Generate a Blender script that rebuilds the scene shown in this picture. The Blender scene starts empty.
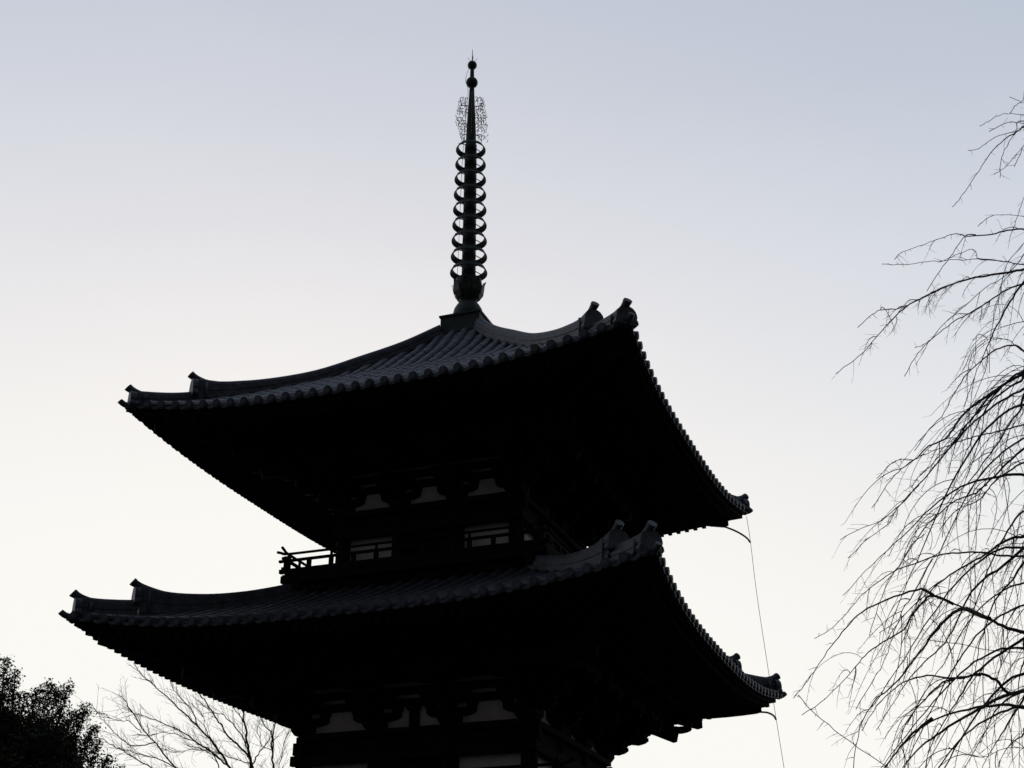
import bpy, bmesh, math, random
from mathutils import Vector, Matrix
import numpy as np

S = bpy.context.scene
C = S.collection
R = math.radians
random.seed(11)

# ------------------------------------------------------------------ camera
F_PX, PITCH, PSI = 1344.9, 0.4448, -0.3546
CAMP = Vector((1.0587, -28.045, 1.6))
cam_d = bpy.data.cameras.new('camera')
cam_d.sensor_width = 36.0
cam_d.lens = F_PX / 1024 * 36.0
cam_d.clip_start, cam_d.clip_end = 0.1, 9000
cam = bpy.data.objects.new('camera', cam_d)
C.objects.link(cam)
cam.location = CAMP
cam.rotation_euler = (math.pi / 2 + PITCH, R(-0.06), 0)
S.camera = cam

# ------------------------------------------------------------------ sky, sun, exposure
SUN_EL, SUN_AZ = R(3.5), R(-10.0)          # azimuth measured from +Y (the view direction) towards +X
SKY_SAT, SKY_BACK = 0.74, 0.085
SKY_CURVE = ((4.55, 0.962), (4.42, 0.953), (5.5, 0.912))   # (steepness, ceiling) for red, green, blue
W = bpy.data.worlds.new('World')
S.world = W
W.use_nodes = True
nt = W.node_tree
sky = nt.nodes.new('ShaderNodeTexSky')
sky.sky_type = 'NISHITA'
sky.sun_disc = False
sky.sun_elevation = SUN_EL
sky.sun_rotation = SUN_AZ
sky.altitude = 50
sky.air_density = 1.0
sky.dust_density = 1.0
sky.ozone_density = 1.0
hsv = nt.nodes.new('ShaderNodeHueSaturation')
hsv.inputs['Saturation'].default_value = SKY_SAT
nt.links.new(sky.outputs[0], hsv.inputs['Color'])


def wmath(op, a, b=None):
    n = nt.nodes.new('ShaderNodeMath')
    n.operation = op
    for i, v in enumerate((a, b)):
        if v is None: continue
        if hasattr(v, 'node'): nt.links.new(v, n.inputs[i])
        else: n.inputs[i].default_value = v
    return n.outputs[0]


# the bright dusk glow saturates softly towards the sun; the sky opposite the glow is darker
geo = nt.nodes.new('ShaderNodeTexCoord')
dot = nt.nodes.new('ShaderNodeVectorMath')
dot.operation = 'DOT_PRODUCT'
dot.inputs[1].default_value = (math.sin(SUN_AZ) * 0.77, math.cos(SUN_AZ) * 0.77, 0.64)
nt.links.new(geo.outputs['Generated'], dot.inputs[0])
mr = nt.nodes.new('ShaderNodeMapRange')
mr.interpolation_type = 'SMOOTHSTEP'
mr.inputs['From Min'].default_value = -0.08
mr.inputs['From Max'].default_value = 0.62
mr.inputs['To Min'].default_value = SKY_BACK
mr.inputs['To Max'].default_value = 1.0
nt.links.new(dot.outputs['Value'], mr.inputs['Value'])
xyz = nt.nodes.new('ShaderNodeSeparateXYZ')
nt.links.new(geo.outputs['Generated'], xyz.inputs[0])
low = wmath('ADD', 1.23, wmath('MULTIPLY', wmath('MAXIMUM', wmath('SUBTRACT', 0.6, xyz.outputs[2]), 0.0), 1.15))
wsp = nt.nodes.new('ShaderNodeTexNoise')                  # faint uneven haze in the dusk air
wsp.inputs['Scale'].default_value = 3.0
wsp.inputs['Detail'].default_value = 5
wsp.inputs['Distortion'].default_value = 0.6
wmp = nt.nodes.new('ShaderNodeMapping')
wmp.inputs['Scale'].default_value = (1, 1, 4)
nt.links.new(geo.outputs['Generated'], wmp.inputs['Vector'])
nt.links.new(wmp.outputs[0], wsp.inputs['Vector'])
low = wmath('MULTIPLY', low, wmath('ADD', 0.93, wmath('MULTIPLY', wsp.outputs['Fac'], 0.14)))
sp_ = nt.nodes.new('ShaderNodeSeparateColor')
cb_ = nt.nodes.new('ShaderNodeCombineColor')
nt.links.new(hsv.outputs[0], sp_.inputs[0])
for i, (kk, top) in enumerate(SKY_CURVE):
    e = wmath('EXPONENT', wmath('MULTIPLY', wmath('MULTIPLY', sp_.outputs[i], low), -kk * 0.15))
    o = wmath('MULTIPLY', wmath('SUBTRACT', 1.0, e), top / 0.15)
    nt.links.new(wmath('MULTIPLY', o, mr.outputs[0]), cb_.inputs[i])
bg = nt.nodes['Background']
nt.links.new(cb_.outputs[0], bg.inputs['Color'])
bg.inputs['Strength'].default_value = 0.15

sun_d = bpy.data.lights.new('sun', 'SUN')
sun_d.energy = 0.08
sun_d.angle = R(0.5)
sun_d.color = (1.0, 0.86, 0.68)
sun = bpy.data.objects.new('sun', sun_d)
C.objects.link(sun)
sd = Vector((math.sin(SUN_AZ) * math.cos(SUN_EL), math.cos(SUN_AZ) * math.cos(SUN_EL), math.sin(SUN_EL)))
sun.rotation_euler = (-sd).to_track_quat('-Z', 'Y').to_euler()
sun.location = sd * 200

S.view_settings.view_transform = 'Standard'
S.view_settings.look = 'None'
S.view_settings.gamma = 1
S.view_settings.use_curve_mapping = False
S.view_settings.exposure = 0.0
S.render.engine = 'CYCLES'
S.render.resolution_x, S.render.resolution_y = 1024, 768


# ------------------------------------------------------------------ materials
def mat(name, col, rough=0.8, var=0.25, scale=6.0, bump=0.0, bscale=30.0, metal=0.0, stretch=None, spec=0.3, tint=None):
    m = bpy.data.materials.new(name)
    m.use_nodes = True
    t = m.node_tree
    b = t.nodes['Principled BSDF']
    b.inputs['Roughness'].default_value = rough
    b.inputs['Metallic'].default_value = metal
    b.inputs['Specular IOR Level'].default_value = spec
    tc = t.nodes.new('ShaderNodeTexCoord')
    mp = t.nodes.new('ShaderNodeMapping')
    if stretch: mp.inputs['Scale'].default_value = stretch
    t.links.new(tc.outputs['Object'], mp.inputs['Vector'])
    n = t.nodes.new('ShaderNodeTexNoise')
    n.inputs['Scale'].default_value = scale
    n.inputs['Detail'].default_value = 6
    n.inputs['Roughness'].default_value = 0.65
    t.links.new(mp.outputs[0], n.inputs['Vector'])
    r = t.nodes.new('ShaderNodeValToRGB')
    c2 = tint or col
    r.color_ramp.elements[0].position = 0.3
    r.color_ramp.elements[1].position = 0.72
    r.color_ramp.elements[0].color = (*[c * (1 - var) for c in col], 1)
    r.color_ramp.elements[1].color = (*[min(1, c * (1 + var)) for c in c2], 1)
    t.links.new(n.outputs['Fac'], r.inputs['Fac'])
    t.links.new(r.outputs[0], b.inputs['Base Color'])
    if bump:
        n2 = t.nodes.new('ShaderNodeTexNoise')
        n2.inputs['Scale'].default_value = bscale
        n2.inputs['Detail'].default_value = 4
        t.links.new(mp.outputs[0], n2.inputs['Vector'])
        bp = t.nodes.new('ShaderNodeBump')
        bp.inputs['Strength'].default_value = bump
        bp.inputs['Distance'].default_value = 0.02
        t.links.new(n2.outputs['Fac'], bp.inputs['Height'])
        t.links.new(bp.outputs[0], b.inputs['Normal'])
    return m


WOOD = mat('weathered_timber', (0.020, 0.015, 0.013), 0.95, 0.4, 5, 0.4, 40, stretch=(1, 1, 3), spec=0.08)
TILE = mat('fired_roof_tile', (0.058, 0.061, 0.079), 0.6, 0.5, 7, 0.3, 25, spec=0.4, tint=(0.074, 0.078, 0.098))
PLASTER = mat('white_plaster', (0.66, 0.61, 0.61), 0.9, 0.22, 2.2, 0.1, 30)
BRONZE = mat('aged_bronze', (0.045, 0.055, 0.048), 0.6, 0.4, 9, 0.2, 40, metal=0.35)
STONE = mat('granite', (0.24, 0.23, 0.21), 0.9, 0.25, 8, 0.4, 50)
SOIL = mat('dark_soil', (0.04, 0.036, 0.03), 0.95, 0.4, 0.8, 0.5, 12)
BARK = mat('cherry_bark', (0.045, 0.036, 0.034), 0.9, 0.35, 14, 0.4, 60)
BARK2 = mat('grey_bark', (0.06, 0.05, 0.04), 0.9, 0.3, 10, 0.3, 40)
LEAF = mat('evergreen_leaf', (0.042, 0.055, 0.026), 0.7, 0.45, 1.2)
WIRE = mat('copper_wire', (0.10, 0.09, 0.085), 0.6, 0.2, 10, metal=0.5)


# ------------------------------------------------------------------ mesh builder
class MB:
    def __init__(self):
        self.v = []
        self.f = []
        self.s = []

    def add(self, vs, fs, smooth=False):
        o = len(self.v)
        self.v += [tuple(p) for p in vs]
        self.f += [tuple(i + o for i in f) for f in fs]
        self.s += [smooth] * len(fs)
        return self

    def hexa(self, p):
        return self.add(p, [(0, 3, 2, 1), (4, 5, 6, 7), (0, 1, 5, 4), (1, 2, 6, 5), (2, 3, 7, 6), (3, 0, 4, 7)])

    def box(self, x0, x1, y0, y1, z0, z1):
        return self.hexa([(x0, y0, z0), (x1, y0, z0), (x1, y1, z0), (x0, y1, z0),
                          (x0, y0, z1), (x1, y0, z1), (x1, y1, z1), (x0, y1, z1)])

    def frustum(self, cx, cy, z0, z1, h0, h1, ang=0.0):
        c, s = math.cos(ang), math.sin(ang)
        P = []
        for z, h in ((z0, h0), (z1, h1)):
            for a, b in ((-h, -h), (h, -h), (h, h), (-h, h)):
                P.append((cx + a * c - b * s, cy + a * s + b * c, z))
        return self.hexa(P)

    def beam(self, p0, p1, w, h, up=Vector((0, 0, 1))):
        p0, p1 = Vector(p0), Vector(p1)
        d = (p1 - p0).normalized()
        sx = d.cross(up).normalized() * w / 2
        uz = Vector((0, 0, 1)) * h / 2
        P = [p0 - sx - uz, p0 + sx - uz, p1 + sx - uz, p1 - sx - uz, p0 - sx + uz, p0 + sx + uz, p1 + sx + uz, p1 - sx + uz]
        return self.hexa(P)

    def prism(self, poly, o, ds, w):
        """poly of (s, z) in the vertical plane through o along the plan direction ds, w thick"""
        o = Vector(o)
        d = Vector((ds[0], ds[1], 0)).normalized()
        n = Vector((-d.y, d.x, 0)) * w / 2
        a = [o + d * s + Vector((0, 0, z)) - n for s, z in poly]
        b = [p + 2 * n for p in a]
        k = len(poly)
        fs = [tuple(range(k)), tuple(range(2 * k - 1, k - 1, -1))]
        fs += [(i, i + k, (i + 1) % k + k, (i + 1) % k) for i in range(k)]
        return self.add(a + b, fs)

    def tube(self, pts, rad, n=6, smooth=True, cap=True):
        pts = [Vector(p) for p in pts]
        m = len(pts)
        if not hasattr(rad, '__len__'): rad = [rad] * m
        vs = []
        t0 = (pts[1] - pts[0]).normalized()
        ref = Vector((0, 0, 1)) if abs(t0.z) < 0.9 else Vector((1, 0, 0))
        u = t0.cross(ref).normalized()
        for i, p in enumerate(pts):
            t = (pts[min(i + 1, m - 1)] - pts[max(i - 1, 0)])
            if t.length < 1e-9: t = t0.copy()
            t.normalize()
            u = (u - t * u.dot(t))
            if u.length < 1e-6: u = t.orthogonal()
            u.normalize()
            w = t.cross(u)
            for k in range(n):
                a = 2 * math.pi * k / n
                vs.append(p + (u * math.cos(a) + w * math.sin(a)) * rad[i])
        fs = []
        for i in range(m - 1):
            for k in range(n):
                fs.append((i * n + k, i * n + (k + 1) % n, (i + 1) * n + (k + 1) % n, (i + 1) * n + k))
        self.add(vs, fs, smooth)
        if cap:
            o = len(self.v) - m * n
            self.f += [tuple(o + k for k in reversed(range(n))), tuple(o + (m - 1) * n + k for k in range(n))]
            self.s += [False, False]
        return self

    def lathe(self, prof, n=32, cx=0, cy=0, smooth=True):
        vs, fs = [], []
        for r, z in prof:
            for k in range(n):
                a = 2 * math.pi * k / n
                vs.append((cx + r * math.cos(a), cy + r * math.sin(a), z))
        for i in range(len(prof) - 1):
            for k in range(n):
                fs.append((i * n + k, i * n + (k + 1) % n, (i + 1) * n + (k + 1) % n, (i + 1) * n + k))
        return self.add(vs, fs, smooth)

    def turned(self, k):
        """quarter turns about z"""
        m = MB()
        for _ in range(k % 4):
            pass
        q = k % 4
        def rt(p):
            x, y, z = p
            for _ in range(q): x, y = -y, x
            return (x, y, z)
        m.v = [rt(p) for p in self.v]
        m.f = list(self.f)
        m.s = list(self.s)
        return m

    def join(self, o):
        n = len(self.v)
        self.v += o.v
        self.f += [tuple(i + n for i in f) for f in o.f]
        self.s += o.s
        return self

    def mesh(self, name, m, fix=True):
        me = bpy.data.meshes.new(name)
        me.from_pydata(self.v, [], self.f)
        me.polygons.foreach_set('use_smooth', self.s)
        me.materials.append(m)
        if fix:
            b = bmesh.new()
            b.from_mesh(me)
            bmesh.ops.recalc_face_normals(b, faces=b.faces)
            b.to_mesh(me)
            b.free()
        me.update()
        return me

    def build(self, name, m, parent=None, fix=True):
        o = bpy.data.objects.new(name, self.mesh(name, m, fix))
        C.objects.link(o)
        if parent: o.parent = parent
        return o


def thing(name, label, cat, loc=(0, 0, 0), rz=0.0, group=None):
    o = bpy.data.objects.new(name, None)
    o.empty_display_size = 0.3
    C.objects.link(o)
    o.location = loc
    o.rotation_euler = (0, 0, rz)
    o['label'] = label
    o['category'] = cat
    if group: o['group'] = group
    return o


def turned_copy(src, k, parent):
    """copy of a part, k quarter turns about the tower's axis"""
    o = src.copy()
    C.objects.link(o)
    o.parent = parent
    o.rotation_euler = (0, 0, k * math.pi / 2)
    return o


def rq(p, k):
    x, y, z = p
    for _ in range(k % 4): x, y = -y, x
    return Vector((x, y, z))


def catmull(P, per=6):
    P = [Vector(p) for p in P]
    if len(P) < 3:
        return [P[0].lerp(P[1], i / per) for i in range(per + 1)]
    Q = [P[0] * 2 - P[1]] + P + [P[-1] * 2 - P[-2]]
    out = []
    for i in range(1, len(Q) - 2):
        a, b, c, d = Q[i - 1:i + 3]
        for j in range(per):
            t = j / per
            out.append(0.5 * ((2 * b) + (c - a) * t + (2 * a - 5 * b + 4 * c - d) * t * t + (3 * b - a - 3 * c + d) * t ** 3))
    out.append(P[-1])
    return out


def spline(tab):
    xs = np.array([t[0] for t in tab], float)
    ys = np.array([t[1] for t in tab], float)
    # monotone-ish cubic: gradient by finite differences
    g = np.gradient(ys, xs)
    def f(x):
        x = min(max(x, xs[0]), xs[-1])
        i = min(int(np.searchsorted(xs, x, 'right')) - 1, len(xs) - 2)
        h = xs[i + 1] - xs[i]
        t = (x - xs[i]) / h
        return float((1 + 2 * t) * (1 - t) ** 2 * ys[i] + t * (1 - t) ** 2 * h * g[i] + t * t * (3 - 2 * t) * ys[i + 1] + t * t * (t - 1) * h * g[i + 1])
    return f


# ------------------------------------------------------------------ ground
def ground_z(x, y):
    d = math.hypot(x, y)
    k = min(1, max(0, (d - 9) / 12))
    return -1.6 + 1.6 * k * k * (3 - 2 * k) + 0.05 * math.sin(x * 0.21) * math.cos(y * 0.17)


g = MB()
ring = [0, 2, 4, 6, 8, 10, 12, 14, 16, 18, 20, 22, 25, 30, 40, 60, 100, 200, 500, 1500, 4000]
for i, r in enumerate(ring):
    for k in range(64):
        a = 2 * math.pi * k / 64
        x, y = r * math.cos(a), r * math.sin(a)
        g.v.append((x, y, ground_z(x, y)))
for i in range(len(ring) - 1):
    for k in range(64):
        g.f.append((i * 64 + k, i * 64 + (k + 1) % 64, (i + 1) * 64 + (k + 1) % 64, (i + 1) * 64 + k))
        g.s.append(True)
go = g.build('ground', SOIL)
go['kind'] = 'structure'

# ------------------------------------------------------------------ pagoda
pg = thing('pagoda', 'tall dark timber pagoda with tiled upturned roofs and ringed bronze spire', 'pagoda', (0, 0, 0), PSI)

H1 = spline([(0.5, 16.10), (1.11, 15.44), (1.85, 14.82), (2.5, 14.30), (3.04, 13.97), (3.64, 13.62), (4.35, 13.27), (4.9, 13.07), (5.3, 12.97)])
H2 = spline([(2.2, 9.68), (2.84, 9.32), (3.41, 9.06), (3.94, 8.86), (4.43, 8.71), (5.0, 8.58), (5.7, 8.54)])
H3 = spline([(2.6, 5.10), (3.24, 4.74), (3.81, 4.49), (4.34, 4.34), (4.83, 4.24), (5.4, 4.16), (6.1, 4.13)])
R1 = spline([(0.5, 16.36), (1.11, 15.75), (1.85, 15.13), (2.54, 14.58), (3.04, 14.28), (3.64, 14.0), (4.07, 13.87), (4.35, 13.90)])
Q1 = spline([(4.2, 13.60), (4.5, 13.47), (4.88, 13.37), (5.1, 13.34), (5.25, 13.37)])
R2 = spline([(2.2, 9.99), (2.84, 9.64), (3.41, 9.40), (3.94, 9.26), (4.43, 9.23), (4.75, 9.31)])
Q2 = spline([(4.7, 9.0), (5.0, 8.95), (5.24, 8.93), (5.45, 8.95), (5.62, 9.02)])
R3 = lambda r: R2(r - 0.4) - 4.45
Q3 = lambda r: Q2(r - 0.4) - 4.45
LEVELS = [
    # a: eave half-width, b: body half-width, z0: top of wall plate, zt: underside of eave tiles at mid span
    dict(a=5.13, b=1.93, z0=11.32, zt=12.54, s=0.37, H=H1, R=R1, Q=Q1, rin=0.5, re=4.26, rq=5.04, zp=1.15, rows=34, sb=0.25, deck=9.9, dr=2.76, base=2.45, zbase=9.2, strut=False),
    dict(a=5.50, b=2.32, z0=6.68, zt=8.05, s=0.42, H=H2, R=R2, Q=Q2, rin=2.25, re=4.70, rq=5.38, zp=1.10, rows=37, sb=0.19, deck=5.28, dr=3.22, base=2.85, zbase=4.6, strut=True),
    dict(a=5.90, b=2.75, z0=2.12, zt=3.64, s=0.42, H=H3, R=R3, Q=Q3, rin=2.65, re=5.10, rq=5.78, zp=1.10, rows=40, sb=0.19, deck=-0.6, dr=0, base=0, zbase=0, strut=True),
]
POW = 4.5


def lift(L, u, r):
    t = min(1.0, abs(u) / max(r, 1e-6))
    return L['s'] * t ** 3 * (r / L['a']) ** POW


def zroof(L, u, r):
    return L['H'](r) - L['s'] * (r / L['a']) ** POW * (1 - min(1.0, abs(u) / max(r, 1e-6)) ** 3)


def zbase_rafter(L, u, r):                                # underside of the lower tier of rafters
    rp = L['b'] + 1.25
    return L['z0'] + L['zp'] + 0.22 * (rp - r) + lift(L, u, r)


def zfly_rafter(L, u, r):
    rk, re = L['b'] + 1.8, L['a'] - L['sb']
    z0 = L['z0'] + L['zp'] + 0.22 * (1.25 - 1.8) + 0.15
    z1 = L['zt'] - 0.165
    return z0 + (z1 - z0) * (r - rk) / (re - rk) + lift(L, u, r)


FLARE = 0.030                                             # the eaves also swing out in plan towards the corners


def flare(L, b):
    out = []
    for x, y, z in b.v:
        ax, ay = abs(x), abs(y)
        m_, n_ = max(ax, ay), min(ax, ay)
        k = 1 + FLARE * (n_ / max(m_, 1e-6)) ** 3 * min(1.05, m_ / L['a']) ** 4
        out.append((x * k, y * k, z))
    b.v = out
    return b


def roof(L, idx):
    a = L['a']
    m = MB()
    # pan sheet under the barrel rows
    nt_, nr_ = 48, 22
    face = MB()
    for i in range(nr_ + 1):
        r = L['rin'] + (a - L['rin']) * i / nr_
        for j in range(nt_ + 1):
            u = r * (-1 + 2 * j / nt_)
            face.v.append((u, -r, zroof(L, u, r) - 0.01))
    for i in range(nr_):
        for j in range(nt_):
            q = i * (nt_ + 1) + j
            face.f.append((q, q + 1, q + nt_ + 2, q + nt_ + 1))
            face.s.append(True)
    n = L['rows']
    sp = 2 * a / n
    for i in range(n):
        u = -a + sp * (i + 0.5)
        r = a + 0.03
        lo = max(L['rin'], abs(u) + 0.02)
        br = 0.082
        seg = 0.33
        # round end disc
        zc = zroof(L, u, a)
        jit = random.uniform(-0.012, 0.012)
        d = [(u + jit, -(a + 0.075), zc), (u + jit, -(a + 0.02), zc + 0.012)]
        face.tube(d, 0.088, 12, False)
        face.tube([(u + jit, -(a + 0.09), zc - 0.002), (u + jit, -(a + 0.07), zc)], 0.06, 10, False)
        while r > lo + 0.05:
            r2 = max(lo, r - seg)
            ju = random.uniform(-0.008, 0.008)
            vs = []
            for rr, rad in ((r, br + 0.002), (r2, br - 0.003)):
                zz = zroof(L, u, min(rr, a)) + (0.004 if rr == r else 0)
                for k in range(8):
                    an = math.pi * k / 7
                    vs.append((u + jit * 0.5 + ju + rad * 1.05 * math.cos(an), -rr, zz + rad * 1.15 * math.sin(an)))
            fs = [(k, k + 1, k + 9, k + 8) for k in range(7)]
            face.add(vs, fs, True)
            face.add(vs[:8], [tuple(range(8))])
            r = r2
    # lips of the pan tiles along the eave
    for i in range(n + 1):
        u0 = -a + sp * i
        pts = []
        for k in range(7):
            t = k / 6 - 0.5
            u = max(-a, min(a, u0 + t * sp * 0.66))
            sag = 0.045 * (1 - (2 * t) ** 2)
            pts.append((u, zroof(L, u, a) - sag))
        vs = []
        for u, z in pts:
            vs += [(u, -(a + 0.045), z + 0.01), (u, -(a + 0.045), z - 0.05), (u, -(a - 0.02), z - 0.05), (u, -(a - 0.02), z + 0.01)]
        fs = []
        for k in range(6):
            for e in range(4):
                fs.append((k * 4 + e, k * 4 + (e + 1) % 4, k * 4 + 4 + (e + 1) % 4, k * 4 + 4 + e))
        fs += [(0, 1, 2, 3), (24, 25, 26, 27)]
        face.add(vs, fs)
    for k in range(4): m.join(face.turned(k))
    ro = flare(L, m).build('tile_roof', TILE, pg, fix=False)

    # hip ridges, their end tiles
    dg = math.sqrt(0.5)
    def ridge(top, r0, r1, w):
        b = MB()
        N = 26
        prof = []
        for i in range(N + 1):
            r = r0 + (r1 - r0) * i / N
            zt_, zb_ = top(r), zroof(L, r, r) - 0.06
            h = zt_ - zb_ - 0.085
            row = []
            lay = 5
            for q in range(lay):
                x = w / 2 + (0.022 if q % 2 else 0.0) - 0.01 * q
                row += [(x, zb_ + h * q / lay), (x, zb_ + h * (q + 0.86) / lay)]
            cx = w / 2 - 0.045
            for q in range(5):
                an = math.pi / 2 * q / 4
                row.append((cx * math.cos(an), zb_ + h + 0.085 * math.sin(an)))
            full = row + [(-x, z) for x, z in reversed(row[:-1])]
            prof.append([Vector((-(r * 1.0) + x * dg, -(r * 1.0) - x * dg, z)) for x, z in full])
        k = len(prof[0])
        vs = [p for row in prof for p in row]
        fs = []
        for i in range(N):
            for j in range(k - 1):
                fs.append((i * k + j, i * k + j + 1, (i + 1) * k + j + 1, (i + 1) * k + j))
        fs += [tuple(range(k)), tuple(N * k + j for j in reversed(range(k)))]
        b.add(vs, fs)
        return b
    def end_tile(r, ztop, hh, w):
        """ornamental shield tile closing a hip ridge, and its pale edging tile"""
        b = MB()
        poly = []
        half = [(0.46, 0.0), (0.52, 0.10), (0.50, 0.24), (0.44, 0.34), (0.47, 0.46), (0.45, 0.62), (0.40, 0.78), (0.28, 0.93), (0.14, 1.0)]
        poly = [(x * w, z * hh) for x, z in half] + [(-x * w, z * hh) for x, z in reversed(half)]
        o = Vector((-r, -r, ztop - hh))
        b.prism(poly, o, (dg, -dg), 0.11)
        return b
    def perch(r, z, up, rad, ln):
        """round tile standing out over the shield and curving upwards, with a disc at its end"""
        b = MB()
        P = [(r - 0.42, z - 0.12), (r - 0.2, z - 0.075), (r - 0.02, z - 0.015), (r + ln * 0.6, z + up * 0.45), (r + ln, z + up)]
        pts = catmull([(-x, -x, zz) for x, zz in P], 5)
        b.tube(pts, [rad * (0.75 + 0.3 * i / (len(pts) - 1)) for i in range(len(pts))], 12)
        t = (pts[-1] - pts[-2]).normalized()
        b.tube([pts[-1] - t * 0.015, pts[-1] + t * 0.03], rad * 1.07, 14, False)
        return b
    w1, w2 = 0.30, 0.26
    srcs = [('hip_ridge', ridge(L['R'], L['rin'] + 0.02, L['re'], w1)),
            ('hip_ridge', ridge(L['Q'], L['re'] + 0.02, L['rq'], w2)),
            ('ridge_end_tile', end_tile(L['re'] + 0.05, L['R'](L['re']) - 0.06, 0.36 if idx else 0.42, 0.44)),
            ('ridge_end_tile', end_tile(L['rq'] + 0.05, L['Q'](L['rq']) - 0.05, 0.36, 0.44)),
            ('ridge_perch_tile', perch(L['re'], L['R'](L['re']) + -0.03, 0.065, 0.076, 0.10)),
            ('ridge_perch_tile', perch(L['rq'], L['Q'](L['rq']) + -0.03, 0.065, 0.076, 0.10))]
    # edging band just behind each shield
    for rr, top, w in ((L['re'] - 0.10, L['R'], w1), (L['rq'] - 0.10, L['Q'], w2)):
        for sgn in (-1, 1):
            e = MB()
            x = sgn * (w / 2 + 0.02)
            e.tube([(-rr + x * dg, -rr - x * dg, zroof(L, rr, rr)), (-rr + x * dg, -rr - x * dg, top(rr) - 0.13)], 0.026, 8)
            srcs.append(('ridge_edging_tile', e))
    ct = MB()
    zc = zroof(L, a, a)
    pts = catmull([(-x, -x, z) for x, z in ((a - 0.5, zroof(L, a - 0.5, a - 0.5) + 0.03), (a - 0.2, zc - 0.03), (a - 0.04, zc - 0.03), (a + 0.04, zc - 0.01), (a + 0.10, zc + 0.05))], 5)
    ct.tube(pts, [0.07 - 0.015 * i / (len(pts) - 1) for i in range(len(pts))], 12)
    srcs.append(('corner_tile', ct))
    for nm, b in srcs:
        o0 = flare(L, b).build(nm, TILE, ro)
        for k in (1, 2, 3): turned_copy(o0, k, ro)

    # eave board, batten between the rafter tiers, sheathing
    for nm, prof, fz in (('eave_board', [(-0.32, 0.115), (-0.07, 0.115), (-0.07, None), (-0.32, None)], None),):
        b = MB()
        N = 40
        for k in range(4):
            rows = []
            for i in range(N + 1):
                t = -1 + 2 * i / N
                row = []
                for dr, dz in prof:
                    r = a + dr
                    u = t * r
                    z = (zfly_rafter(L, u, a - 0.19) + dz) if dz is not None else zroof(L, u, a) - 0.045
                    row.append(rq((u, -r, z), k))
                rows.append(row)
            vs = [p for row in rows for p in row]
            fs = [(i * 4 + e, i * 4 + (e + 1) % 4, i * 4 + 4 + (e + 1) % 4, i * 4 + 4 + e) for i in range(N) for e in range(4)]
            b.add(vs, fs)
        flare(L, b).build(nm, WOOD, ro)
    b = MB()
    rk = L['b'] + 1.8
    for k in range(4):
        N = 30
        for fz, ra, rb, dz in ((zbase_rafter, L['b'] - 0.1, rk, 0.125), (zfly_rafter, rk - 0.15, a - 0.2, 0.130)):
            M = 5
            vs = []
            for j in range(M + 1):
                r = ra + (rb - ra) * j / M
                for i in range(N + 1):
                    u = (-1 + 2 * i / N) * r
                    vs.append(rq((u, -r, fz(L, u, r) + dz), k))
            fs = [(j * (N + 1) + i, j * (N + 1) + i + 1, (j + 1) * (N + 1) + i + 1, (j + 1) * (N + 1) + i) for j in range(M) for i in range(N)]
            b.add(vs, fs)
        vs = []
        for i in range(N + 1):
            t = -1 + 2 * i / N
            for r, z in ((rk - 0.12, 0.11), (rk - 0.02, 0.11), (rk - 0.02, 0.165), (rk - 0.12, 0.165)):
                u = t * r
                vs.append(rq((u, -r, zbase_rafter(L, u, r) + z), k))
        b.add(vs, [(i * 4 + e, i * 4 + (e + 1) % 4, i * 4 + 4 + (e + 1) % 4, i * 4 + 4 + e) for i in range(N) for e in range(4)])
    flare(L, b).build('eave_sheathing', WOOD, ro)

    # corner (hip) rafters, lower and upper
    b = MB()
    ze = zbase_rafter(L, rk - 0.1, rk - 0.1)
    b.beam((-(L['b'] - 0.2), -(L['b'] - 0.2), zbase_rafter(L, 1, L['b'] - 0.2)), (-(rk - 0.06), -(rk - 0.06), ze - 0.05), 0.20, 0.30)
    o0 = flare(L, b).build('corner_rafter', WOOD, pg)
    for k in (1, 2, 3): turned_copy(o0, k, pg)
    b = MB()
    r1 = a - 0.37
    rs_ = [rk - 0.5 + (r1 - rk + 0.5) * i / 6 for i in range(7)]
    for p, q in zip(rs_[:-1], rs_[1:]):
        z0_, z1_ = zfly_rafter(L, p, p) + 0.01, zfly_rafter(L, q, q) + 0.01
        b.beam((-p, -p, z0_), (-q, -q, z1_), 0.18, 0.30 if idx == 0 else 0.23)
    o0 = flare(L, b).build('corner_rafter', WOOD, pg)
    for k in (1, 2, 3): turned_copy(o0, k, pg)

    # rafters
    nra = int(2 * a / 0.20)
    def rafter(u, kind):
        b = MB()
        if kind == 'base':
            ra, rb, fz, w, h = max(L['b'] - 0.15, abs(u) + 0.05), rk, zbase_rafter, 0.085, 0.115
        else:
            ra, rb, fz, w, h = max(rk - 0.25, abs(u) + 0.05), a - L['sb'] + 0.02, zfly_rafter, 0.085, 0.125
        if rb - ra < 0.08: return None
        st = 4
        for i in range(st):
            p, q = ra + (rb - ra) * i / st, ra + (rb - ra) * (i + 1) / st
            b.beam((u, -p, fz(L, u, p) + h / 2), (u, -q, fz(L, u, q) + h / 2), w, h)
        return b
    rest = MB()
    solo = {1: (3,), 0: (3,)}.get(idx, ())
    for i in range(nra):
        u = -a + 2 * a * (i + 0.5) / nra
        for kind in ('base', 'fly'):
            b = rafter(u, kind)
            if b is None: continue
            for k in range(4):
                # the flying rafters of the left-hand eaves stand out against the sky
                if kind == 'fly' and k in solo and 4 <= i < nra - 8:
                    flare(L, b.turned(k)).build('rafter', WOOD, pg, fix=False)
                else:
                    rest.join(b.turned(k))
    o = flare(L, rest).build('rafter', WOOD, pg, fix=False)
    o['kind'] = 'stuff'
    return ro


for i, L in enumerate(LEVELS): roof(L, i)


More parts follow.
